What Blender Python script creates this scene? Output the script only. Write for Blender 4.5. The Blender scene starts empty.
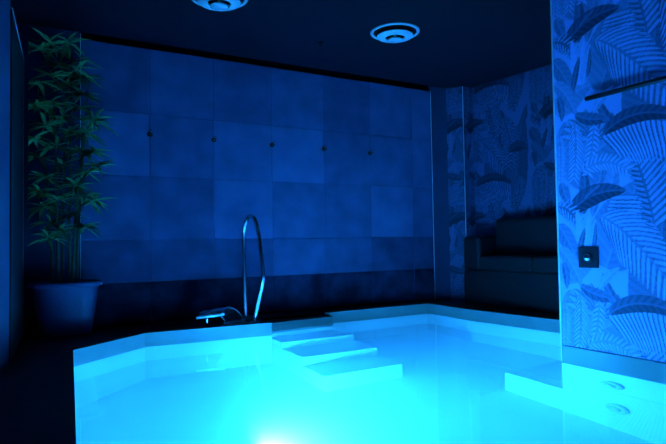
import bpy, bmesh, math, random
import numpy as np
from mathutils import Vector, Matrix

random.seed(7)
SC = bpy.context.scene
COL = SC.collection
H = 0.75            # eye height above the deck
ZW = -0.12          # water level
ZF = -1.27          # pool floor
ZC = 2.69           # ceiling

# ------------------------------------------------------------------ materials
def new_mat(name):
    m = bpy.data.materials.new(name)
    m.use_nodes = True
    return m, m.node_tree, m.node_tree.nodes['Principled BSDF']

def plain(name, col, rough=0.5, metal=0.0, spec=0.5, noise=0.0, scale=8.0, bump=0.0, bscale=60.0):
    m, nt, b = new_mat(name)
    b.inputs['Base Color'].default_value = (*col, 1)
    b.inputs['Roughness'].default_value = rough
    b.inputs['Metallic'].default_value = metal
    b.inputs['Specular IOR Level'].default_value = spec
    tc = nt.nodes.new('ShaderNodeTexCoord')
    if noise:
        n = nt.nodes.new('ShaderNodeTexNoise')
        n.inputs['Scale'].default_value = scale
        n.inputs['Detail'].default_value = 4
        nt.links.new(tc.outputs['Object'], n.inputs['Vector'])
        r = nt.nodes.new('ShaderNodeValToRGB')
        r.color_ramp.elements[0].position = 0.3
        r.color_ramp.elements[1].position = 0.7
        r.color_ramp.elements[0].color = (*[c * (1 - noise) for c in col], 1)
        r.color_ramp.elements[1].color = (*[min(1, c * (1 + noise)) for c in col], 1)
        nt.links.new(n.outputs['Fac'], r.inputs['Fac'])
        nt.links.new(r.outputs['Color'], b.inputs['Base Color'])
    if bump:
        n2 = nt.nodes.new('ShaderNodeTexNoise')
        n2.inputs['Scale'].default_value = bscale
        nt.links.new(tc.outputs['Object'], n2.inputs['Vector'])
        bp = nt.nodes.new('ShaderNodeBump')
        bp.inputs['Strength'].default_value = bump
        bp.inputs['Distance'].default_value = 0.01
        nt.links.new(n2.outputs['Fac'], bp.inputs['Height'])
        nt.links.new(bp.outputs['Normal'], b.inputs['Normal'])
    return m

def attr_mat(name, attr, lo, hi, rough=0.6, noise=0.0, nscale=2.0, spec=0.3):
    """grey tone taken from a print / tile tone stored on the mesh, mottled by noise"""
    m, nt, b = new_mat(name)
    a = nt.nodes.new('ShaderNodeAttribute')
    a.attribute_name = attr
    r = nt.nodes.new('ShaderNodeValToRGB')
    r.color_ramp.elements[0].color = (*lo, 1)
    r.color_ramp.elements[1].color = (*hi, 1)
    src = a.outputs['Fac']
    if noise:
        tc = nt.nodes.new('ShaderNodeTexCoord')
        n = nt.nodes.new('ShaderNodeTexNoise')
        n.inputs['Scale'].default_value = nscale
        n.inputs['Detail'].default_value = 6
        nt.links.new(tc.outputs['Object'], n.inputs['Vector'])
        mm = nt.nodes.new('ShaderNodeMath'); mm.operation = 'MULTIPLY_ADD'
        mm.inputs[1].default_value = noise
        nt.links.new(n.outputs['Fac'], mm.inputs[0])
        s = nt.nodes.new('ShaderNodeMath'); s.operation = 'SUBTRACT'
        s.inputs[1].default_value = noise * 0.5
        nt.links.new(a.outputs['Fac'], s.inputs[0])
        nt.links.new(s.outputs[0], mm.inputs[2])
        src = mm.outputs[0]
    nt.links.new(src, r.inputs['Fac'])
    nt.links.new(r.outputs['Color'], b.inputs['Base Color'])
    b.inputs['Roughness'].default_value = rough
    b.inputs['Specular IOR Level'].default_value = spec
    return m

M = {}
M['plaster'] = plain('plaster', (0.045, 0.055, 0.14), 0.8, noise=0.12, scale=3)
M['plaster_bright'] = plain('plaster_bright', (0.07, 0.08, 0.16), 0.8, noise=0.1, scale=3)
M['plaster_shade'] = plain('plaster_shaded', (0.022, 0.027, 0.07), 0.8, noise=0.12, scale=3)  # the plaster again, darkened to put the niche's shade into its colour
M['dark'] = plain('recess_shade', (0.012, 0.012, 0.014), 0.9)  # near-black colour painting the shade in the ceiling slot and vents
M['ceiling'] = plain('ceiling_paint', (0.0035, 0.003, 0.010), 0.5, noise=0.1, scale=2)
M['deck'] = plain('deck_slate', (0.010, 0.012, 0.018), 0.6, noise=0.5, scale=5, bump=0.15, bscale=30)
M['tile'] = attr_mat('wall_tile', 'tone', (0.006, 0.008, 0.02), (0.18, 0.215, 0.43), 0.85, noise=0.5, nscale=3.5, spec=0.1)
M['paper_shaded'] = attr_mat('jungle_wallpaper_shaded', 'tone', (0.006, 0.008, 0.02), (0.11, 0.12, 0.24), 0.6)  # same print as the wing wall, niche shade put into the colours
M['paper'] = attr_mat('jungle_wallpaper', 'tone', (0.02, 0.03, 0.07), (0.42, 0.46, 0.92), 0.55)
M['liner'] = plain('pool_liner', (0.80, 0.80, 0.79), 0.55, noise=0.03, scale=2)
M['border'] = plain('pool_border_tile', (0.26, 0.35, 0.31), 0.4, noise=0.06, scale=6)
M['steel'] = plain('brushed_steel', (0.75, 0.76, 0.78), 0.18, metal=1.0)
M['alu'] = plain('pale_metal_profile', (0.85, 0.86, 0.88), 0.45, metal=0.3)
M['black_metal'] = plain('black_metal', (0.02, 0.02, 0.024), 0.35, metal=0.4)
M['white_plastic'] = plain('white_plastic', (0.8, 0.8, 0.8), 0.4)
M['pot'] = plain('pot_glaze', (0.035, 0.04, 0.11), 0.5, noise=0.08, scale=6)
M['soil'] = plain('soil', (0.02, 0.016, 0.012), 0.95, noise=0.6, scale=40, bump=0.6, bscale=80)
M['cane'] = plain('bamboo_cane', (0.05, 0.11, 0.045), 0.5, noise=0.3, scale=20)
M['leaf'] = plain('bamboo_leaf', (0.05, 0.26, 0.07), 0.35, noise=0.6, scale=7)
M['sofa'] = plain('black_upholstery', (0.005, 0.005, 0.007), 0.6, noise=0.3, scale=30)
M['panel'] = plain('dark_panel', (0.02, 0.022, 0.028), 0.4, noise=0.2, scale=3)
M['plate'] = plain('switch_plate', (0.03, 0.03, 0.04), 0.25)
M['fitting'] = plain('nozzle_plastic', (0.62, 0.64, 0.64), 0.5)

m, nt, b = new_mat('pool_water')
b.inputs['Base Color'].default_value = (1, 1, 1, 1)
b.inputs['Roughness'].default_value = 0.0
b.inputs['IOR'].default_value = 1.33
b.inputs['Transmission Weight'].default_value = 1.0
tc = nt.nodes.new('ShaderNodeTexCoord')
nz = nt.nodes.new('ShaderNodeTexNoise'); nz.inputs['Scale'].default_value = 2.2; nz.inputs['Detail'].default_value = 1
nt.links.new(tc.outputs['Object'], nz.inputs['Vector'])
bp = nt.nodes.new('ShaderNodeBump'); bp.inputs['Strength'].default_value = 0.05; bp.inputs['Distance'].default_value = 0.01
nt.links.new(nz.outputs['Fac'], bp.inputs['Height'])
nt.links.new(bp.outputs['Normal'], b.inputs['Normal'])
vs = nt.nodes.new('ShaderNodeVolumeScatter')
vs.inputs['Color'].default_value = (0.9, 0.97, 1.0, 1)
vs.inputs['Density'].default_value = 0.32
vs.inputs['Anisotropy'].default_value = 0.3
nt.links.new(vs.outputs[0], nt.nodes['Material Output'].inputs['Volume'])
M['water'] = m

LAMP_COL = (0.009, 0.28, 1.0)
m, nt, b = new_mat('lamp_lens')
b.inputs['Emission Color'].default_value = (*LAMP_COL, 1)
b.inputs['Emission Strength'].default_value = 120.0
M['lens'] = m

# ------------------------------------------------------------------ mesh helpers
def obj(name, bm, mat, parent=None, smooth=False, kind=None):
    me = bpy.data.meshes.new(name)
    bm.to_mesh(me); bm.free()
    o = bpy.data.objects.new(name, me)
    for mm in (mat if isinstance(mat, (list, tuple)) else [mat]):
        me.materials.append(M[mm])
    if smooth:
        for p in me.polygons: p.use_smooth = True
    COL.objects.link(o)
    if parent: o.parent = parent
    if kind: o['kind'] = kind
    return o

def tag(o, label, cat, group=None, kind=None):
    o['label'] = label; o['category'] = cat
    if group: o['group'] = group
    if kind: o['kind'] = kind
    return o

def thing(name, label, cat, loc=(0, 0, 0), rotz=0.0, group=None):
    o = bpy.data.objects.new(name, None)
    o.empty_display_size = 0.1
    COL.objects.link(o)
    o.location = loc; o.rotation_euler = (0, 0, rotz)
    return tag(o, label, cat, group)

def dup(root, loc, label):
    r = root.copy(); COL.objects.link(r); r.location = loc; r['label'] = label
    for ch in list(root.children):
        c = ch.copy(); COL.objects.link(c); c.parent = r
        for g in ch.children:
            d = g.copy(); COL.objects.link(d); d.parent = c
    return r

def add_box(bm, lo, hi, bevel=0.0, seg=2):
    vs = [bm.verts.new((x, y, z)) for z in (lo[2], hi[2]) for y in (lo[1], hi[1]) for x in (lo[0], hi[0])]
    fs = [bm.faces.new([vs[i] for i in q]) for q in ((0, 2, 3, 1), (4, 5, 7, 6), (0, 1, 5, 4), (2, 6, 7, 3), (0, 4, 6, 2), (1, 3, 7, 5))]
    if bevel:
        es = list({e for f in fs for e in f.edges})
        bmesh.ops.bevel(bm, geom=es, offset=bevel, segments=seg, profile=0.5, affect='EDGES')

def add_prism(bm, pts, z0, z1):
    """vertical prism over a convex or simple polygon"""
    lo = [bm.verts.new((x, y, z0)) for x, y in pts]
    hi = [bm.verts.new((x, y, z1)) for x, y in pts]
    n = len(pts)
    bm.faces.new(list(reversed(lo))); bm.faces.new(hi)
    for i in range(n):
        j = (i + 1) % n
        bm.faces.new((lo[i], lo[j], hi[j], hi[i]))
    bmesh.ops.recalc_face_normals(bm, faces=bm.faces)

def catmull(pts, n):
    P = [Vector(p) for p in pts]
    P = [P[0] * 2 - P[1]] + P + [P[-1] * 2 - P[-2]]
    out = []
    for i in range(1, len(P) - 2):
        for k in range(n):
            t = k / n
            a, b_, c, d = P[i - 1], P[i], P[i + 1], P[i + 2]
            out.append(0.5 * ((2 * b_) + (c - a) * t + (2 * a - 5 * b_ + 4 * c - d) * t * t + (3 * b_ - a - 3 * c + d) * t ** 3))
    out.append(P[-2])
    return out

def add_tube(bm, path, rad, seg=14):
    path = [Vector(p) for p in path]
    n = len(path)
    rads = rad if isinstance(rad, (list, tuple)) else [rad] * n
    t0 = (path[1] - path[0]).normalized()
    ref = Vector((0, 1, 0)) if abs(t0.y) < 0.8 else Vector((1, 0, 0))
    nrm = t0.cross(ref).normalized()
    rings = []
    for i, p in enumerate(path):
        t = (path[min(i + 1, n - 1)] - path[max(i - 1, 0)]).normalized()
        nrm = (nrm - t * nrm.dot(t)).normalized()
        bn = t.cross(nrm)
        rings.append([bm.verts.new(p + (nrm * math.cos(a) + bn * math.sin(a)) * rads[i]) for a in [2 * math.pi * k / seg for k in range(seg)]])
    for r0, r1 in zip(rings, rings[1:]):
        for k in range(seg):
            bm.faces.new((r0[k], r0[(k + 1) % seg], r1[(k + 1) % seg], r1[k]))
    bm.faces.new(list(reversed(rings[0]))); bm.faces.new(rings[-1])
    bmesh.ops.recalc_face_normals(bm, faces=bm.faces)

def add_lathe(bm, prof, axis='Z', seg=40, origin=(0, 0, 0), closed=False):
    """revolve (r, h) profile about an axis through origin"""
    O = Vector(origin)
    rings = []
    for r, h in prof:
        ring = []
        for k in range(seg):
            a = 2 * math.pi * k / seg
            c, s = r * math.cos(a), r * math.sin(a)
            v = {'Z': (c, s, h), 'X': (h, c, s), 'Y': (c, h, s)}[axis]
            ring.append(bm.verts.new(O + Vector(v)))
        rings.append(ring)
    pairs = list(zip(rings, rings[1:])) + ([(rings[-1], rings[0])] if closed else [])
    for r0, r1 in pairs:
        for k in range(seg):
            bm.faces.new((r0[k], r0[(k + 1) % seg], r1[(k + 1) % seg], r1[k]))
    if not closed:
        bm.faces.new(rings[0]); bm.faces.new(rings[-1])
    bmesh.ops.recalc_face_normals(bm, faces=bm.faces)

def fill_loops(bm, loops, z):
    es = []
    for L in loops:
        vs = [bm.verts.new((x, y, z)) for x, y in L]
        es += [bm.edges.new((vs[i], vs[(i + 1) % len(vs)])) for i in range(len(vs))]
    bmesh.ops.triangle_fill(bm, use_beauty=True, use_dissolve=False, edges=es, normal=(0, 0, 1))
    for f in bm.faces:
        f.normal_update()
        if f.normal.z < 0: f.normal_flip()

# ------------------------------------------------------------------ jungle print (drawn as numbers on a grid)
PV, PU, GS = 1.176, 1.176, 0.0046       # repeat height / width, grid step
NV, NU = int(round(PV / GS)), int(round(PU / GS))
TILE = np.full((NV, NU), 0.86)
gu = (np.arange(NU) + 0.5) * PU / NU
gv = (np.arange(NV) + 0.5) * PV / NV

def paint(p0, p1, p2, wid, tone, mode='leaf', freq=60.0, slope=0.9, tone2=None, prof=0.75, both=(1, 1), gap=0.15, alpha=1.0):
    """one printed leaf: spine p0-p1-p2 (bezier, metres), half width wid; mode leaf (filled, faint veins) or frond (separate leaflets)"""
    ts = np.linspace(0, 1, 70)
    P0, P1, P2 = map(np.array, (p0, p1, p2))
    sp = ((1 - ts) ** 2)[:, None] * P0 + (2 * ts * (1 - ts))[:, None] * P1 + (ts ** 2)[:, None] * P2
    tg = np.gradient(sp, axis=0); tg /= np.linalg.norm(tg, axis=1)[:, None] + 1e-9
    seg = np.linalg.norm(np.diff(sp, axis=0), axis=1)
    arc = np.concatenate([[0], np.cumsum(seg)]); L = arc[-1]
    for du in (-PU, 0, PU):
        for dv in (-PV, 0, PV):
            q = sp + np.array([du, dv])
            u0, v0 = q.min(0) - wid; u1, v1 = q.max(0) + wid
            iu = np.where((gu >= u0) & (gu <= u1))[0]; iv = np.where((gv >= v0) & (gv <= v1))[0]
            if len(iu) == 0 or len(iv) == 0: continue
            U, V = np.meshgrid(gu[iu], gv[iv])
            D2 = (U[..., None] - q[:, 0]) ** 2 + (V[..., None] - q[:, 1]) ** 2
            k = D2.argmin(-1)
            t = ts[k]
            du_, dv_ = U - q[k, 0], V - q[k, 1]
            s = tg[k, 0] * dv_ - tg[k, 1] * du_
            al = tg[k, 0] * du_ + tg[k, 1] * dv_
            w = wid * np.clip(np.sin(np.pi * np.clip(t, 0, 1) ** prof), 0, 1) ** 0.6
            inside = (np.abs(s) < w) & (np.abs(al) < 0.02)
            inside &= np.where(s > 0, both[0], both[1]).astype(bool)
            ph = (arc[k] - np.abs(s) * slope) * freq
            st = 0.5 + 0.5 * np.sin(ph * 2 * np.pi / 3.0)
            T = TILE[np.ix_(iv, iu)]
            if mode == 'leaf':
                val = tone + 0.10 * (st - 0.5) + 0.05 * np.sign(s)
                val = np.where(np.abs(s) < 0.006, tone + 0.15, val)
                T = np.where(inside, T * (1 - alpha) + val * alpha, T)
            else:
                m_ = inside & (st > gap)
                val = tone + ((tone2 if tone2 is not None else tone) - tone) * np.clip((st - gap) / (1 - gap), 0, 1)
                T = np.where(m_, T * (1 - alpha) + val * alpha, T)
            TILE[np.ix_(iv, iu)] = T

# u runs from the free end of the wing wall towards the viewer, v is the height
def palm(p0, p1, p2, n, L0, L1, a0, a1, tone, edge, sides=(1, 1), wid=0.012, droop=0.0, rib=None, skew=None):
    """feathered palm: n leaflets a side along a spine; length L0 to L1, angle to the spine a0 to a1 degrees, dark outline under each leaflet"""
    P0, P1, P2 = map(np.array, (p0, p1, p2))
    for k in range(n):
        t = (k + 0.5) / n
        b = (1 - t) ** 2 * P0 + 2 * t * (1 - t) * P1 + t * t * P2
        g = 2 * (1 - t) * (P1 - P0) + 2 * t * (P2 - P1); g = g / np.linalg.norm(g)
        L = (L0 + (L1 - L0) * t) * (0.6 + 0.4 * min(1, t * 5))
        for sd in (1, -1):
            if not sides[0 if sd > 0 else 1]: continue
            an = math.radians((a0 + (a1 - a0) * t) * sd + (skew or 0))
            d = np.array([g[0] * math.cos(an) - g[1] * math.sin(an), g[0] * math.sin(an) + g[1] * math.cos(an)])
            e = b + d * L + np.array([0, -droop * L])
            m = b + d * L * 0.5 + np.array([0, droop * L * 0.25])
            paint(tuple(b), tuple(m), tuple(e), wid * 1.75, edge, prof=0.55)
            paint(tuple(b), tuple(m), tuple(e), wid, tone + 0.06 * ((k % 2) * 2 - 1), prof=0.55, slope=0.0)
    paint(p0, p1, p2, 0.008, rib if rib is not None else edge, prof=0.7, slope=0)

def build_print():
    rp = random.Random(5)
    # soft wash of far leaves
    paint((0.05, 0.02), (0.3, 0.15), (0.62, 0.30), 0.22, 0.55, slope=0.6)
    paint((0.70, 0.00), (0.70, 0.6), (0.78, 1.15), 0.20, 0.30, slope=0.5)
    paint((0.98, 0.00), (0.95, 0.5), (1.10, 1.0), 0.15, 0.36, slope=0.5)
    paint((0.36, 0.55), (0.46, 0.80), (0.60, 1.10), 0.20, 0.46, slope=0.6)
    paint((0.02, 0.45), (0.16, 0.62), (0.30, 0.60), 0.10, 0.60, slope=0.6)
    paint((0.10, 0.40), (0.16, 0.20), (0.12, 0.00), 0.12, 0.56, slope=0.6)
    # tall dark strappy leaves
    paint((0.20, 0.92), (0.24, 1.05), (0.22, 1.26), 0.045, 0.22)
    paint((0.27, 0.90), (0.33, 1.05), (0.36, 1.24), 0.030, 0.46)
    paint((0.40, 1.00), (0.42, 1.10), (0.46, 1.26), 0.055, 0.62)
    paint((0.04, 1.15), (0.07, 1.06), (0.10, 0.98), 0.042, 0.34)
    paint((0.00, 1.22), (0.05, 1.16), (0.14, 1.10), 0.022, 0.60)
    # fan of leaflets pointing along the wall, and the big drooping palm under it
    palm((0.34, 0.80), (0.36, 0.92), (0.42, 1.02), 9, 0.40, 0.30, -88, -60, 0.70, 0.30, sides=(1, 0), wid=0.0125, droop=0.10)
    palm((0.33, 0.90), (0.52, 0.82), (0.80, 0.44), 15, 0.30, 0.16, 42, 40, 0.70, 0.32, sides=(1, 0), wid=0.012, droop=0.12)
    palm((0.33, 0.90), (0.52, 0.82), (0.80, 0.44), 16, 0.30, 0.16, 46, 44, 0.76, 0.34, sides=(0, 1), wid=0.012)
    palm((0.60, 1.22), (0.66, 1.04), (0.70, 0.80), 12, 0.22, 0.14, 120, 120, 0.66, 0.28, sides=(1, 0), wid=0.012)
    palm((0.60, 1.22), (0.66, 1.04), (0.70, 0.80), 12, 0.10, 0.08, 120, 120, 0.50, 0.18, sides=(0, 1), wid=0.010)
    # banana leaf, dark
    paint((0.11, 0.93), (0.26, 1.09), (0.52, 1.05), 0.070, 0.10, prof=0.8)
    paint((0.22, 1.02), (0.30, 1.08), (0.34, 1.10), 0.020, 0.20)
    # striped small leaves at the free end
    palm((0.00, 0.98), (0.12, 0.97), (0.21, 0.80), 9, 0.10, 0.05, -60, -50, 0.62, 0.12, sides=(1, 1), wid=0.007)
    paint((0.00, 0.85), (0.08, 0.76), (0.17, 0.55), 0.062, 0.36)
    paint((0.01, 0.68), (0.10, 0.62), (0.18, 0.42), 0.052, 0.52)
    paint((0.04, 0.58), (0.07, 0.50), (0.06, 0.40), 0.030, 0.22)
    # pale plant in the middle
    paint((0.22, 0.62), (0.20, 0.76), (0.16, 0.95), 0.048, 0.92, slope=0.4)
    paint((0.24, 0.62), (0.27, 0.75), (0.30, 0.88), 0.036, 0.78, slope=0.4)
    paint((0.20, 0.66), (0.24, 0.80), (0.26, 0.94), 0.022, 0.95, slope=0.4)
    paint((0.16, 0.60), (0.18, 0.72), (0.22, 0.82), 0.024, 0.18)
    paint((0.27, 0.66), (0.30, 0.76), (0.30, 0.86), 0.016, 0.20)
    # ragged crown of a pineapple-like plant
    for a in range(10, 180, 17):
        ca, sa = math.cos(math.radians(a)), math.sin(math.radians(a))
        paint((0.27, 0.24), (0.27 + 0.13 * ca, 0.25 + 0.11 * sa), (0.27 + 0.25 * ca, 0.24 + 0.21 * sa), 0.034, 0.30, slope=0.5)
        paint((0.27, 0.24), (0.27 + 0.13 * ca, 0.25 + 0.11 * sa), (0.27 + 0.24 * ca, 0.24 + 0.20 * sa), 0.024, 0.58 + 0.10 * rp.random(), slope=0.5)
    paint((0.17, 0.43), (0.30, 0.34), (0.46, 0.37), 0.042, 0.20)
    paint((0.46, 0.30), (0.37, 0.38), (0.34, 0.52), 0.034, 0.24)
    paint((0.31, 0.42), (0.36, 0.50), (0.46, 0.56), 0.030, 0.72)
    # lower palms
    palm((0.16, 0.38), (0.18, 0.20), (0.14, -0.02), 13, 0.11, 0.06, 35, 45, 0.72, 0.36, wid=0.0085)
    palm((0.03, 0.32), (0.06, 0.18), (0.03, 0.00), 12, 0.08, 0.05, 30, 40, 0.66, 0.36, wid=0.007)
    palm((0.31, 0.34), (0.30, 0.18), (0.25, 0.00), 10, 0.07, 0.05, 50, 60, 0.80, 0.44, wid=0.008)
    palm((0.36, 0.24), (0.58, 0.38), (0.90, 0.22), 17, 0.26, 0.20, -75, -60, 0.84, 0.26, sides=(1, 0), wid=0.0135, droop=0.25)
    paint((0.38, 0.26), (0.60, 0.43), (0.92, 0.25), 0.055, 0.10)
    palm((0.20, 0.03), (0.38, 0.13), (0.54, 0.00), 12, 0.08, 0.06, 55, 55, 0.78, 0.46, wid=0.008)
    # further towards the viewer
    palm((0.80, 1.05), (0.94, 0.80), (0.90, 0.45), 15, 0.20, 0.12, 45, 55, 0.68, 0.18, wid=0.012)
    palm((1.02, 0.32), (1.04, 0.15), (0.94, -0.05), 11, 0.12, 0.08, 45, 55, 0.62, 0.2, wid=0.010)
    paint((0.88, 0.62), (1.02, 0.72), (1.14, 0.62), 0.065, 0.14)
    paint((1.05, 0.90), (1.12, 1.00), (1.14, 1.14), 0.040, 0.30)
build_print()
TILE = np.clip(TILE, 0.03, 1.0)

def paper_sheet(name, p0, p1, z0, z1, step, uoff, parent, kind=None, mat='paper_shaded'):
    """wallpaper as one fine grid from p0 to p1 (plan points), print tone kept per vertex"""
    a, c = Vector((*p0, 0)), Vector((*p1, 0))
    Lw = (c - a).length; d = (c - a) / Lw
    nu, nv = max(2, int(Lw / step)), max(2, int((z1 - z0) / step))
    us = np.linspace(0, Lw, nu + 1); vs = np.linspace(z0, z1, nv + 1)
    U, V = np.meshgrid(us, vs)
    co = np.empty((nv + 1, nu + 1, 3))
    co[..., 0] = a.x + d.x * U; co[..., 1] = a.y + d.y * U; co[..., 2] = V
    iu = ((U + uoff) / PU * NU).astype(int) % NU
    iv = (V / PV * NV).astype(int) % NV
    tone = TILE[iv, iu]
    idx = np.arange((nv + 1) * (nu + 1)).reshape(nv + 1, nu + 1)
    f = np.stack([idx[:-1, :-1], idx[:-1, 1:], idx[1:, 1:], idx[1:, :-1]], -1).reshape(-1, 4)
    me = bpy.data.meshes.new(name)
    me.from_pydata(co.reshape(-1, 3).tolist(), [], f.tolist())
    at = me.attributes.new('tone', 'FLOAT', 'POINT')
    at.data.foreach_set('value', tone.reshape(-1).astype(np.float32))
    me.materials.append(M[mat])
    o = bpy.data.objects.new(name, me)
    COL.objects.link(o)
    if parent: o.parent = parent
    if kind: o['kind'] = kind
    return o

# ------------------------------------------------------------------ the setting
POOL = [(0.18, 1.90), (0.40, 4.56), (1.01, 5.074), (2.165, 5.015), (2.17, 5.10), (2.93, 5.185), (2.935, 5.365),
        (4.20, 5.40), (4.36, 5.405), (4.375, 5.30), (4.335, 4.70), (4.42, 3.50), (4.46, 2.711), (3.38, 2.711), (3.38, 0.52)]
OUTER = [(-1.30, -1.30), (5.90, -1.30), (5.90, 5.95), (-1.30, 5.95)]

# deck, with the pool cut out of it; the stretch by the steps lies 2 cm lower
DECKHOLE = [p for p in POOL if p not in ((2.17, 5.10), (2.93, 5.185))]
DECKHOLE.insert(4, (2.17, 5.36))
bm = bmesh.new()
fill_loops(bm, [OUTER, DECKHOLE], 0.0)
obj('floor', bm, 'deck', kind='structure')
bm = bmesh.new()
add_prism(bm, [(2.17, 5.10), (2.93, 5.185), (2.93, 5.358), (2.172, 5.352)], -0.10, -0.02)
o = obj('trim_1', bm, 'deck', kind='structure')
tag(o, 'dark sill slab at the head of the pool steps', 'sill', kind='structure')

# pool basin: walls and floor as one shell
bm = bmesh.new()
n = len(POOL)
ZB = ZW - 0.015
mid = [bm.verts.new((x, y, ZB)) for x, y in POOL]
top = [bm.verts.new((x, y, -0.02 if (x, y) in ((2.17, 5.10), (2.93, 5.185)) else -0.0015)) for x, y in POOL]
bot = [bm.verts.new((x, y, ZF)) for x, y in POOL]
for i in range(n):
    j = (i + 1) % n
    bm.faces.new((top[j], top[i], mid[i], mid[j])).material_index = 1
    bm.faces.new((mid[j], mid[i], bot[i], bot[j]))
es = [bm.edges.get((bot[i], bot[(i + 1) % n])) for i in range(n)]
bmesh.ops.triangle_fill(bm, use_beauty=True, edges=es, normal=(0, 0, 1))
bmesh.ops.recalc_face_normals(bm, faces=bm.faces)
basin = obj('pool_basin', bm, ['liner', 'border'])
tag(basin, 'white lined pool basin sunk into the dark deck', 'pool', kind='structure')

# body of water: a closed volume that runs a little past the liner on every side
def offset_loop(pts, d):
    out = []
    n = len(pts)
    for i in range(n):
        a, p, c = (Vector(pts[i - 1]), Vector(pts[i]), Vector(pts[(i + 1) % n]))
        e0, e1 = (p - a).normalized(), (c - p).normalized()
        n0, n1 = Vector((-e0.y, e0.x)), Vector((-e1.y, e1.x))      # outward for a clockwise loop
        q = (n0 + n1)
        q = q / max(0.3, q.length_squared) * 2
        out.append((p.x + q.x * d, p.y + q.y * d))
    return out
bm = bmesh.new()
add_prism(bm, offset_loop(POOL, 0.006), ZF - 0.006, ZW)
water = obj('water', bm, 'water')
tag(water, 'still pool water glowing blue and cyan', 'water', kind='structure')

# submerged steps and bench
st = thing('pool_steps', 'pale submerged steps going down from the back edge of the pool', 'steps', (2.55, 4.6, ZF))
for k, (ya, yb, zt) in enumerate(((4.80, 5.22, -0.32), (4.38, 4.80, -0.60), (4.00, 4.38, -0.89))):
    bm = bmesh.new()
    yl = 5.13 if k == 0 else yb
    add_prism(bm, [(2.172, ya), (2.925, ya - 0.02), (2.925, 5.18 if k == 0 else yb - 0.02), (2.172, 5.09 if k == 0 else yb)], ZF + 0.001, zt)
    bmesh.ops.translate(bm, verts=bm.verts, vec=(-2.55, -4.6, -ZF))
    obj('step', bm, 'liner', st)
bm = bmesh.new()
add_prism(bm, [(3.38, 2.715), (4.45, 2.715), (4.425, 3.25), (3.38, 3.25)], ZF + 0.001, -0.83)
tag(obj('pool_bench', bm, 'liner'), 'submerged white bench ledge behind the end of the wallpapered wing wall', 'bench')

# ceiling and its shadow slot along the tiled wall
bm = bmesh.new()
add_prism(bm, [(-1.3, -1.3), (5.9, -1.3), (5.9, 5.33), (4.93, 5.33), (4.93, 5.50), (-1.3, 5.52)], ZC, ZC + 0.06)
obj('ceiling', bm, 'ceiling', kind='structure')
bm = bmesh.new()
add_box(bm, (-1.3, 5.3, 2.98), (5.9, 6.0, 3.03))
obj('slot_shade', bm, 'dark', kind='structure')

# back wall: plain stretch behind the plant, tiled stretch, near-black wall painting the shade above the tiles
bm = bmesh.new()
add_box(bm, (-0.40, 5.68, 0.0), (0.555, 5.85, 2.98))
wb = obj('wall_back', bm, 'plaster', kind='structure')
bm = bmesh.new()
add_box(bm, (0.555, 5.75, 0.0), (4.75, 5.85, 2.98))
obj('shade_wall_behind', bm, 'dark', kind='structure')

# tiles: 7 columns x 5 rows, a very slight individual tilt, each with its own tone; the two lowest rows darkened to paint the shade at the wall base
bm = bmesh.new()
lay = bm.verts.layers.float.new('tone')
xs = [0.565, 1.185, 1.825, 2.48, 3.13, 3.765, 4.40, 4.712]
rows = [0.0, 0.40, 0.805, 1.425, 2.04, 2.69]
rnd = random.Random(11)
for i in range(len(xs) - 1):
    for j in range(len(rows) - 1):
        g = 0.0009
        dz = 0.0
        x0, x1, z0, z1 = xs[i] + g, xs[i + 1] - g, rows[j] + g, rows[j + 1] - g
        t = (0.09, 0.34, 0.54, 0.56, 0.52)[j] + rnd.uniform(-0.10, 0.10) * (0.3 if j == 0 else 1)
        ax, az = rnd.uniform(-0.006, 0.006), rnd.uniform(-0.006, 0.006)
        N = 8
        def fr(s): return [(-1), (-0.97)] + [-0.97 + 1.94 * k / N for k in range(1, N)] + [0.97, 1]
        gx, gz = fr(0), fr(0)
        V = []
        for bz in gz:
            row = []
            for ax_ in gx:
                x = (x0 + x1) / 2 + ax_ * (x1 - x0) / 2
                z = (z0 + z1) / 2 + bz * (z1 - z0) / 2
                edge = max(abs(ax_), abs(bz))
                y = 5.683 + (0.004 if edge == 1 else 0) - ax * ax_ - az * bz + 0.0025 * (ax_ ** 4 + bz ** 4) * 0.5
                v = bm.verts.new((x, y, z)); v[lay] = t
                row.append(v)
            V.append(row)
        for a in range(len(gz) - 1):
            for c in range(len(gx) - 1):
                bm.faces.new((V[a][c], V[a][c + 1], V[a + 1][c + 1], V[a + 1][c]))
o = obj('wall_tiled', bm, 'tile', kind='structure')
bm = bmesh.new()
add_box(bm, (0.565, 5.695, 0.0), (4.712, 5.75, 2.69))
obj('wall_backing', bm, 'plaster', kind='structure')

def trim(name, x, y, z0, z1, w=0.007, mat='alu'):
    bm = bmesh.new()
    add_box(bm, (x - w / 2, y - w / 2, z0), (x + w / 2, y + w / 2, z1), 0.0015, 1)
    return obj(name, bm, mat, kind='structure')
trim('trim_3', 0.560, 5.676, 0.0, 2.735)
trim('trim_4', 4.708, 5.674, 0.0, 2.70)
trim('trim_5', 4.928, 5.316, 0.0, 2.685)

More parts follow.
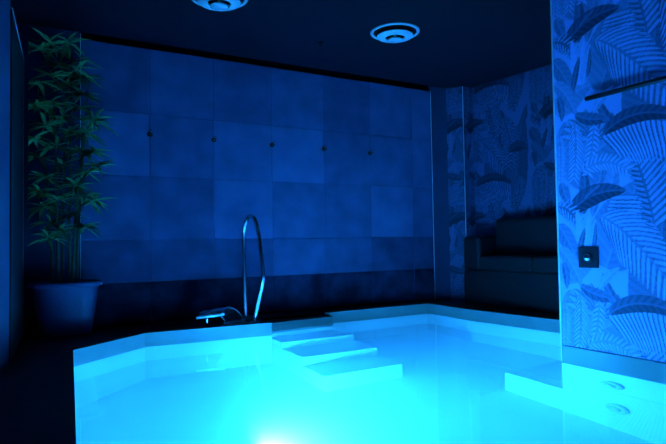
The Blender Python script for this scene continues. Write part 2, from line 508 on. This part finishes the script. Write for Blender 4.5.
# short return wall, then the papered wall of the seating niche
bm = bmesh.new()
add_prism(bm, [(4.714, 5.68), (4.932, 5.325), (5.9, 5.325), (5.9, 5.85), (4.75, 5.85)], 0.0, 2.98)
obj('wall_niche', bm, 'plaster_shade', kind='structure')
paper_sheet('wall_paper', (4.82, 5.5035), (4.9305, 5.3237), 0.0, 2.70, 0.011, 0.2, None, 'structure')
bm = bmesh.new()
wx = lambda y: 5.098 + 0.1117 * (5.321 - y)
add_prism(bm, [(wx(5.325), 5.325), (wx(1.5), 1.5), (wx(1.5) + 0.15, 1.5), (wx(5.325) + 0.15, 5.325)], 0.0, 2.75)
obj('wall_right', bm, 'plaster', kind='structure')
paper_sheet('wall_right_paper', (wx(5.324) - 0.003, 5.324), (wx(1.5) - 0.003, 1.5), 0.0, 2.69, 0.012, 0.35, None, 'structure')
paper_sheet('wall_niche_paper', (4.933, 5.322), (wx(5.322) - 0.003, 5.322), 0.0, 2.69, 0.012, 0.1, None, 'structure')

# wing wall standing on the pool edge
bm = bmesh.new()
add_box(bm, (3.383, -1.2, 0.0), (3.63, 2.711, ZC))
obj('wall_wing', bm, 'plaster_bright', kind='structure')
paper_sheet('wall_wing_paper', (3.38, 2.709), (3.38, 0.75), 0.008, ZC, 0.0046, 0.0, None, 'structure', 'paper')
bm = bmesh.new()
add_box(bm, (3.375, 2.704, -0.115), (3.387, 2.7165, ZC), 0.0015, 1)
obj('trim_6', bm, 'alu', kind='structure')

# left wall, near and slightly splayed; the wall behind the viewer
bm = bmesh.new()
add_prism(bm, [(-0.006, 4.30), (-0.90, -0.2), (-0.90, -1.2), (-1.3, -1.2), (-1.3, 5.9), (-0.03, 5.68), (-0.03, 4.30)], 0.0, ZC)
obj('wall_left', bm, 'plaster_bright', kind='structure')
bm = bmesh.new()
add_box(bm, (-1.3, -1.35, 0.0), (5.9, -1.2, ZC))
obj('wall_front', bm, 'plaster', kind='structure')
bm = bmesh.new()
add_box(bm, (0.0, 5.662, 0.0), (0.553, 5.679, 0.07), 0.004, 1)
obj('baseboard_back', bm, 'plaster', kind='structure')

# ------------------------------------------------------------------ things
# dark panel beside the left wall
pt = thing('partition_panel', 'tall dark panel with a thin pale metal edge beside the left wall', 'partition', (0.05, 4.95, 0))
bm = bmesh.new()
add_prism(bm, [(0.004, 4.34), (0.094, 5.50), (0.070, 5.502), (-0.020, 4.342)], 0.0, 2.365)
bmesh.ops.translate(bm, verts=bm.verts, vec=(-0.05, -4.95, 0))
obj('panel', bm, 'panel', pt)
bm = bmesh.new()
add_prism(bm, [(0.008, 4.34), (0.098, 5.50), (0.086, 5.501), (-0.004, 4.341)], 2.360, 2.371)
add_prism(bm, [(0.096, 5.496), (0.097, 5.504), (0.086, 5.505), (0.085, 5.497)], 0.0, 2.370)
bmesh.ops.translate(bm, verts=bm.verts, vec=(-0.05, -4.95, 0))
e = obj('edge_profile', bm, 'alu', pt); e['label'] = 'thin pale metal edge strip'

# potted bamboo
PX, PY = 0.415, 5.40
pl = thing('potted_bamboo', 'tall leafy bamboo plant in a wide tapered pot by the left wall', 'plant', (PX, PY, 0))
def superring(a, b, z, n=48, e=3.2):
    out = []
    for k in range(n):
        t = 2 * math.pi * k / n
        c, s = math.cos(t), math.sin(t)
        out.append(Vector((a * math.copysign(abs(c) ** (2 / e), c), b * math.copysign(abs(s) ** (2 / e), s), z)))
    return out
def loft(bm, rings, cap0=True, cap1=True):
    R = [[bm.verts.new(p) for p in r] for r in rings]
    n = len(R[0])
    for r0, r1 in zip(R, R[1:]):
        for k in range(n):
            bm.faces.new((r0[k], r0[(k + 1) % n], r1[(k + 1) % n], r1[k]))
    if cap0: bm.faces.new(list(reversed(R[0])))
    if cap1: bm.faces.new(R[-1])
    bmesh.ops.recalc_face_normals(bm, faces=bm.faces)
bm = bmesh.new()
loft(bm, [superring(*q) for q in ((0.19, 0.145, 0.0), (0.205, 0.155, 0.012), (0.232, 0.175, 0.20), (0.258, 0.20, 0.405), (0.263, 0.205, 0.413),
                                   (0.286, 0.225, 0.418), (0.292, 0.23, 0.432), (0.292, 0.23, 0.450), (0.286, 0.225, 0.456), (0.262, 0.202, 0.455), (0.252, 0.192, 0.40))])
pot = obj('pot', bm, 'pot', pl, smooth=True)
bm = bmesh.new()
r = superring(0.251, 0.191, 0.0)
cv = bm.verts.new((0, 0, 0.432))
rv = [bm.verts.new((p.x, p.y, 0.42)) for p in r]
for k in range(len(rv)): bm.faces.new((cv, rv[k], rv[(k + 1) % len(rv)]))
obj('soil', bm, 'soil', pot)

canes = [(-0.06, -0.03, 2.05, -0.05), (0.03, 0.02, 2.15, 0.02), (0.085, -0.02, 1.80, 0.10), (-0.02, 0.06, 2.1, 0.03), (0.05, -0.07, 1.45, 0.10), (-0.10, 0.03, 1.75, -0.12)]
clusters = [(65, 44), (48, 47), (84, 56), (38, 52), (60, 62), (74, 70), (52, 78), (66, 85), (86, 72), (40, 88), (80, 92), (35, 110), (50, 104), (62, 116),
            (76, 108), (92, 120), (99, 118), (86, 132), (72, 130), (46, 128), (32, 142), (40, 158), (58, 146), (78, 150), (94, 150), (100, 164), (88, 172), (62, 165),
            (46, 178), (36, 192), (74, 186), (86, 196), (95, 200), (58, 198), (44, 206), (72, 214), (52, 222), (84, 226), (60, 230), (48, 236)]
rl = random.Random(3)
cane_obs, fol = [], []
def cane_at(c, z):
    bx, by, top, lean = canes[c]
    t = max(0.0, (z - 0.42) / (top))
    return Vector((bx + lean * t ** 1.5, by + 0.02 * t, z))
for c, (bx, by, top, lean) in enumerate(canes):
    bm = bmesh.new()
    path, rad = [], []
    nseg = 40
    for k in range(nseg + 1):
        z = 0.42 + top * k / nseg
        path.append(cane_at(c, z))
        node = 1.22 if k % 5 == 0 else 1.0
        rad.append((0.0125 - 0.007 * k / nseg) * node)
    add_tube(bm, path, rad, 8)
    cane_obs.append(obj('cane', bm, 'cane', pl, smooth=True))
    fol.append(bmesh.new())
def add_leaf(bm, p, d, up, L, w):
    d = d.normalized(); side = d.cross(up)
    if side.length < 1e-3: side = d.cross(Vector((1, 0, 0)))
    side.normalize(); nn = side.cross(d)
    prof = [(0, 0.12), (0.18, 0.8), (0.4, 1.0), (0.65, 0.75), (0.85, 0.36), (1.0, 0.03)]
    prev = None
    for t, ww in prof:
        c = p + d * L * t - Vector((0, 0, 1)) * (0.25 * L * t * t)
        vs = [c - side * w * ww + nn * 0.004 * ww, c - nn * 0.004 * ww, c + side * w * ww + nn * 0.004 * ww]
        for v in vs:
            v.x = max(v.x, 0.125 - PX); v.y = min(v.y, 5.65 - PY)
        vs = [bm.verts.new(v) for v in vs]
        if prev:
            bm.faces.new((prev[0], prev[1], vs[1], vs[0])); bm.faces.new((prev[1], prev[2], vs[2], vs[1]))
        prev = vs
for (px, py) in clusters:
    X = 0.411 + (px - 65) * 0.0082 - PX
    Z = 0.552 + (270 - py) * 0.00872
    Y = rl.uniform(-0.17, 0.10)
    cand = [(abs(cane_at(c, Z).x - X) + (0.6 if Z > 0.42 + canes[c][2] else 0), c) for c in range(len(canes))]
    c = min(cand)[1]
    zc = min(Z - 0.06, 0.40 + canes[c][2])
    a = cane_at(c, zc); p = Vector((X, Y, Z))
    add_tube(fol[c], [a, a.lerp(p, 0.5) + Vector((0, 0, 0.03)), p], 0.0025, 5)
    nl = rl.randint(13, 18)
    for k in range(nl):
        ang = 2 * math.pi * k / nl + rl.uniform(-0.3, 0.3)
        d = Vector((math.cos(ang), math.sin(ang) * 0.8, rl.uniform(-0.45, 0.65)))
        q = a.lerp(p, rl.uniform(0.55, 1.0))
        add_leaf(fol[c], q, d, Vector((rl.uniform(-.3, .3), rl.uniform(-.3, .3), 1)), rl.uniform(0.12, 0.23), rl.uniform(0.013, 0.021))
for c, b_ in enumerate(fol):
    f = obj('foliage', b_, 'leaf', cane_obs[c])
# local coordinates are already relative to the plant

# grab rail
RL = (2.05, 5.15, 0)
gr = thing('grab_rail', 'polished steel grab rail arching up from the deck by the pool steps', 'handrail', RL)
pts = [(2.053, 5.42, 0.0), (2.051, 5.42, 0.20), (2.049, 5.42, 0.389), (2.046, 5.42, 0.60), (2.044, 5.42, 0.741), (2.042, 5.4, 0.892), (2.048, 5.33, 1.002), (2.062, 5.27, 1.030),
       (2.073, 5.18, 0.985), (2.069, 5.08, 0.835), (2.060, 5.0, 0.645), (2.064, 4.972, 0.485), (2.058, 4.985, 0.363), (2.042, 5.05, 0.19), (2.027, 5.12, 0.0)]
bm = bmesh.new()
add_tube(bm, [Vector(p) - Vector(RL) for p in catmull(pts, 8)], 0.0205, 18)
obj('rail_tube', bm, 'steel', gr, smooth=True)
for (x, y) in ((2.053, 5.42), (2.027, 5.12)):
    bm = bmesh.new()
    add_lathe(bm, [(0.046, 0.0), (0.046, 0.006), (0.040, 0.012), (0.022, 0.016)], 'Z', 28, (x - RL[0], y - RL[1], 0))
    obj('floor_flange', bm, 'steel', gr, smooth=True)

# waterfall spout: a curved steel sheet from the deck to a wide mouth over the water
CS = (1.85, 5.17, 0)
cs = thing('waterfall_spout', 'low curved steel waterfall spout on the pool edge left of the grab rail', 'water spout', CS)
Lf = [(1.427, 4.95, 0.112), (1.487, 5.0, 0.145), (1.56, 5.06, 0.150), (1.654, 5.12, 0.115), (1.734, 5.16, 0.045), (1.765, 5.18, 0.0)]
Rt = [(1.664, 4.95, 0.124), (1.690, 5.0, 0.158), (1.755, 5.06, 0.165), (1.848, 5.12, 0.128), (1.921, 5.16, 0.055), (1.960, 5.18, 0.0)]
Lc, Rc = catmull(Lf, 6), catmull(Rt, 6)
bm = bmesh.new()
NW = 10
grid = []
for a, c in zip(Lc, Rc):
    grid.append([bm.verts.new(a.lerp(c, k / NW) + Vector((0, 0, 0.012 * math.sin(math.pi * k / NW))) - Vector(CS)) for k in range(NW + 1)])
for g0, g1 in zip(grid, grid[1:]):
    for k in range(NW): bm.faces.new((g0[k], g0[k + 1], g1[k + 1], g1[k]))
bmesh.ops.solidify(bm, geom=list(bm.faces), thickness=0.004)
body = obj('curved_sheet', bm, 'steel', cs, smooth=True)
bm = bmesh.new()
a, c = Vector((1.42, 4.946, 0.110)) - Vector(CS), Vector((1.672, 4.946, 0.124)) - Vector(CS)
add_tube(bm, [a, a.lerp(c, 0.5), c], 0.0115, 10)
obj('mouth_lip', bm, 'alu', cs, smooth=True)
for side in (Lf, Rt):
    bm = bmesh.new()
    add_tube(bm, [p - Vector(CS) for p in catmull(side, 6)], 0.011, 10)
    obj('side_rim', bm, 'steel', cs, smooth=True)
bm = bmesh.new()
add_tube(bm, [Vector((1.56, 5.10, 0.0)) - Vector(CS), Vector((1.555, 5.08, 0.05)) - Vector(CS), Vector((1.55, 5.06, 0.125)) - Vector(CS)], 0.012, 10)
obj('support_post', bm, 'steel', cs, smooth=True)
bm = bmesh.new()
add_prism(bm, [(1.74 - CS[0], 5.155 - CS[1]), (1.985 - CS[0], 5.155 - CS[1]), (1.985 - CS[0], 5.205 - CS[1]), (1.74 - CS[0], 5.205 - CS[1])], 0.0, 0.008)
obj('base_plate', bm, 'steel', cs)

# ceiling air diffusers
def diffuser(loc, label):
    d = thing('ceiling_vent', label, 'vent', loc, group='round ceiling vents')
    bm = bmesh.new()
    add_lathe(bm, [(0.200, 0.0), (0.228, 0.0), (0.227, -0.008), (0.216, -0.014), (0.204, -0.012), (0.199, -0.006)], 'Z', 56, closed=True)
    obj('outer_ring', bm, 'white_plastic', d, smooth=True)
    bm = bmesh.new()
    add_lathe(bm, [(0.201, -0.002), (0.03, -0.0005)], 'Z', 40)
    obj('duct_shade', bm, 'dark', d)  # flat near-black disc, painted shade of the vent opening
    bm = bmesh.new()
    add_lathe(bm, [(0.090, -0.040), (0.160, -0.034), (0.168, -0.040), (0.164, -0.046), (0.096, -0.060), (0.088, -0.054)], 'Z', 56, closed=True)
    obj('middle_cone', bm, 'white_plastic', d, smooth=True)
    bm = bmesh.new()
    add_lathe(bm, [(0.01, -0.004), (0.014, -0.050), (0.050, -0.062), (0.070, -0.074), (0.068, -0.081), (0.004, -0.083)], 'Z', 48)
    obj('centre_disc', bm, 'white_plastic', d, smooth=True)
    return d
v1 = diffuser((3.09, 4.21, ZC), 'round white ceiling vent with rings, whole in view nearer the wing wall')
v2 = dup(v1, (1.415, 4.235, ZC), 'round white ceiling vent cut by the top of the photo')

# small ceiling sprinkler
sp = thing('ceiling_sprinkler', 'tiny dark fitting on the dark ceiling between the two vents', 'sprinkler', (2.616, 4.774, ZC))
bm = bmesh.new(); add_lathe(bm, [(0.036, 0.0), (0.036, -0.005), (0.022, -0.010), (0.012, -0.012)], 'Z', 24)
obj('rosette', bm, 'black_metal', sp, smooth=True)
bm = bmesh.new(); add_lathe(bm, [(0.010, -0.010), (0.009, -0.030), (0.020, -0.031), (0.020, -0.034), (0.006, -0.036)], 'Z', 16)
obj('nozzle', bm, 'black_metal', sp)

# robe hooks in a row on the tiles
hx = [(1.185, 1.84), (1.83, 1.833), (2.482, 1.827), (3.13, 1.827), (3.761, 1.821)]
names = ['small dark robe hook on the tiled wall, first of the row beside the bamboo', 'small dark robe hook on the tiled wall, second of the row counted from the bamboo',
         'small dark robe hook on the tiled wall, middle of the row of five', 'small dark robe hook on the tiled wall, fourth of the row counted from the bamboo',
         'small dark robe hook on the tiled wall, last of the row towards the niche']
hk = thing('robe_hook', names[0], 'hook', (hx[0][0], 5.682, hx[0][1]), group='robe hooks on the tiled wall')
bm = bmesh.new(); add_lathe(bm, [(0.026, 0.004), (0.026, -0.006), (0.020, -0.010), (0.008, -0.011)], 'Y', 20)
obj('rosette', bm, 'black_metal', hk, smooth=True)
bm = bmesh.new(); add_tube(bm, catmull([(0, -0.008, 0), (0, -0.035, -0.008), (0, -0.055, -0.004), (0, -0.062, 0.014)], 5), 0.007, 10)
obj('peg', bm, 'black_metal', hk, smooth=True)
bm = bmesh.new(); bmesh.ops.create_uvsphere(bm, u_segments=14, v_segments=10, radius=0.012, matrix=Matrix.Translation((0, -0.062, 0.018)))
obj('knob', bm, 'steel', hk, smooth=True)
for (x, z), nm in list(zip(hx, names))[1:]:
    dup(hk, (x, 5.682, z), nm)

# black bench sofa in the niche
SF = (4.90, 4.30, 0)
sf = thing('bench_sofa', 'low black upholstered sofa along the papered right wall beyond the pool', 'sofa', SF)
def sbox(name, lo, hi, bev):
    bm = bmesh.new()
    add_box(bm, [a - c for a, c in zip(lo, SF)], [a - c for a, c in zip(hi, SF)], bev, 3)
    return obj(name, bm, 'sofa', sf, smooth=False)
sbox('plinth', (4.72, 3.35, 0.0), (5.07, 5.15, 0.40), 0.01)
sbox('seat_cushion', (4.69, 3.36, 0.402), (4.96, 4.10, 0.575), 0.03)
sbox('seat_cushion', (4.69, 4.11, 0.402), (4.96, 4.86, 0.575), 0.03)
sbox('backrest', (4.962, 3.36, 0.402), (5.08, 4.88, 1.0), 0.045)
sbox('armrest', (4.71, 4.882, 0.402), (5.085, 5.16, 0.80), 0.05)
sbox('armrest', (4.71, 3.10, 0.0), (5.085, 3.345, 0.80), 0.05)

# wall rail on the wing wall
wr = thing('wall_rail', 'dark round bar fixed along the upper wallpapered wing wall', 'rail', (3.38, 2.0, 1.68))
bm = bmesh.new()
add_tube(bm, [(-0.045, 0.42, 0), (-0.045, 0.0, 0), (-0.045, -0.62, 0)], 0.016, 16)
obj('bar', bm, 'black_metal', wr, smooth=True)
for yy in (0.18, -0.50):
    bm = bmesh.new()
    add_tube(bm, [(-0.0005, yy, 0), (-0.02, yy, 0), (-0.045, yy, 0)], 0.009, 12)
    obj('bracket', bm, 'black_metal', wr, smooth=True)

# push button plate
pb = thing('wall_switch', 'square dark wall plate with a chrome push button on the jungle wallpaper', 'switch', (3.379, 2.469, 0.622))
bm = bmesh.new(); add_box(bm, (-0.012, -0.074, -0.070), (0.0, 0.074, 0.070), 0.004, 2)
obj('plate', bm, 'plate', pb)
bm = bmesh.new(); add_lathe(bm, [(0.034, -0.010), (0.034, -0.016), (0.030, -0.019), (0.026, -0.016)], 'X', 32)
obj('bezel', bm, 'black_metal', pb, smooth=True)
bm = bmesh.new(); add_lathe(bm, [(0.026, -0.014), (0.025, -0.022), (0.018, -0.030), (0.008, -0.034), (0.001, -0.035)], 'X', 28)
e = obj('button', bm, 'steel', pb, smooth=True); e['label'] = 'domed chrome push button'

# two underwater nozzles on the pool wall under the wing wall
def nozzle(loc, label):
    d = thing('pool_nozzle', label, 'pool fitting', loc, group='round nozzles under the wing wall')
    bm = bmesh.new(); add_lathe(bm, [(0.085, 0.0), (0.085, -0.012), (0.070, -0.024), (0.046, -0.028), (0.044, -0.012)], 'X', 36)
    obj('collar', bm, 'fitting', d, smooth=True)
    bm = bmesh.new(); add_lathe(bm, [(0.040, -0.012), (0.036, -0.034), (0.020, -0.044), (0.002, -0.046)], 'X', 28)
    obj('eyeball', bm, 'fitting', d, smooth=True)
    return d
nz1 = nozzle((3.3795, 2.33, -0.436), 'upper round pool nozzle under water below the wing wall')
dup(nz1, (3.3795, 2.30, -0.90), 'lower, fainter round pool nozzle near the pool floor below the wing wall')

# pool lamp let flush into the pool floor just under the lower edge of the picture, its beam tilted towards steps and bench
LP = (1.30, 3.25, ZF)
LAMP_W, LAMP_AZ, LAMP_EL, LAMP_CONE, LAMP_BLEND = 1180.0, 18.0, 6.0, 142.0, 0.75
lp = thing('pool_lamp', 'round underwater lamp set in the pool floor at the white glow', 'lamp', LP)
bm = bmesh.new(); add_lathe(bm, [(0.125, 0.001), (0.150, 0.001), (0.150, 0.008), (0.140, 0.012), (0.127, 0.012)], 'Z', 40, closed=True)
obj('ring', bm, 'steel', lp, smooth=True)
bm = bmesh.new(); add_lathe(bm, [(0.126, 0.001), (0.126, 0.010), (0.100, 0.022), (0.060, 0.030), (0.002, 0.034)], 'Z', 40)
obj('lens', bm, 'lens', lp, smooth=True)
ax = Vector((math.cos(math.radians(LAMP_AZ)) * math.cos(math.radians(LAMP_EL)), math.sin(math.radians(LAMP_AZ)) * math.cos(math.radians(LAMP_EL)), math.sin(math.radians(LAMP_EL))))
ld = bpy.data.lights.new('pool_lamp_light', 'SPOT')
ld.energy = LAMP_W; ld.color = LAMP_COL; ld.shadow_soft_size = 0.03
ld.spot_size = math.radians(LAMP_CONE); ld.spot_blend = LAMP_BLEND
lo = bpy.data.objects.new('pool_lamp_light', ld); COL.objects.link(lo)
lo.parent = lp; lo.location = (0, 0, 0.11)
lo.rotation_euler = ax.to_track_quat('-Z', 'Y').to_euler()

# ------------------------------------------------------------------ world, camera, view
w = bpy.data.worlds.new('night'); SC.world = w; w.use_nodes = True
w.node_tree.nodes['Background'].inputs[0].default_value = (0, 0, 0, 1)
w.node_tree.nodes['Background'].inputs[1].default_value = 0.0

f, pit, rol, yaw = 567.1, 0.036355, -0.016598, 0.517416
F = Vector((math.sin(yaw) * math.cos(pit), math.cos(yaw) * math.cos(pit), math.sin(pit)))
R0 = Vector((math.cos(yaw), -math.sin(yaw), 0)); U0 = R0.cross(F)
R = R0 * math.cos(rol) + U0 * math.sin(rol); U = U0 * math.cos(rol) - R0 * math.sin(rol)
cd = bpy.data.cameras.new('camera'); cam = bpy.data.objects.new('camera', cd); COL.objects.link(cam)
cam.matrix_world = Matrix(((R.x, U.x, -F.x, 0), (R.y, U.y, -F.y, 0), (R.z, U.z, -F.z, H), (0, 0, 0, 1)))
cd.sensor_fit = 'HORIZONTAL'; cd.sensor_width = 36.0; cd.lens = 36.0 * f / 666.0
cd.clip_start = 0.02
SC.camera = cam

SC.view_settings.view_transform = 'Standard'
SC.view_settings.look = 'None'
SC.view_settings.gamma = 1.0
SC.view_settings.exposure = 0.0
SC.view_settings.use_curve_mapping = False
cy = SC.cycles
cy.use_denoising = True
cy.max_bounces = 16; cy.diffuse_bounces = 8; cy.transmission_bounces = 10; cy.glossy_bounces = 6
cy.caustics_reflective = True; cy.caustics_refractive = True
cy.sample_clamp_indirect = 600.0
cy.blur_glossy = 0.5
cy.volume_bounces = 4
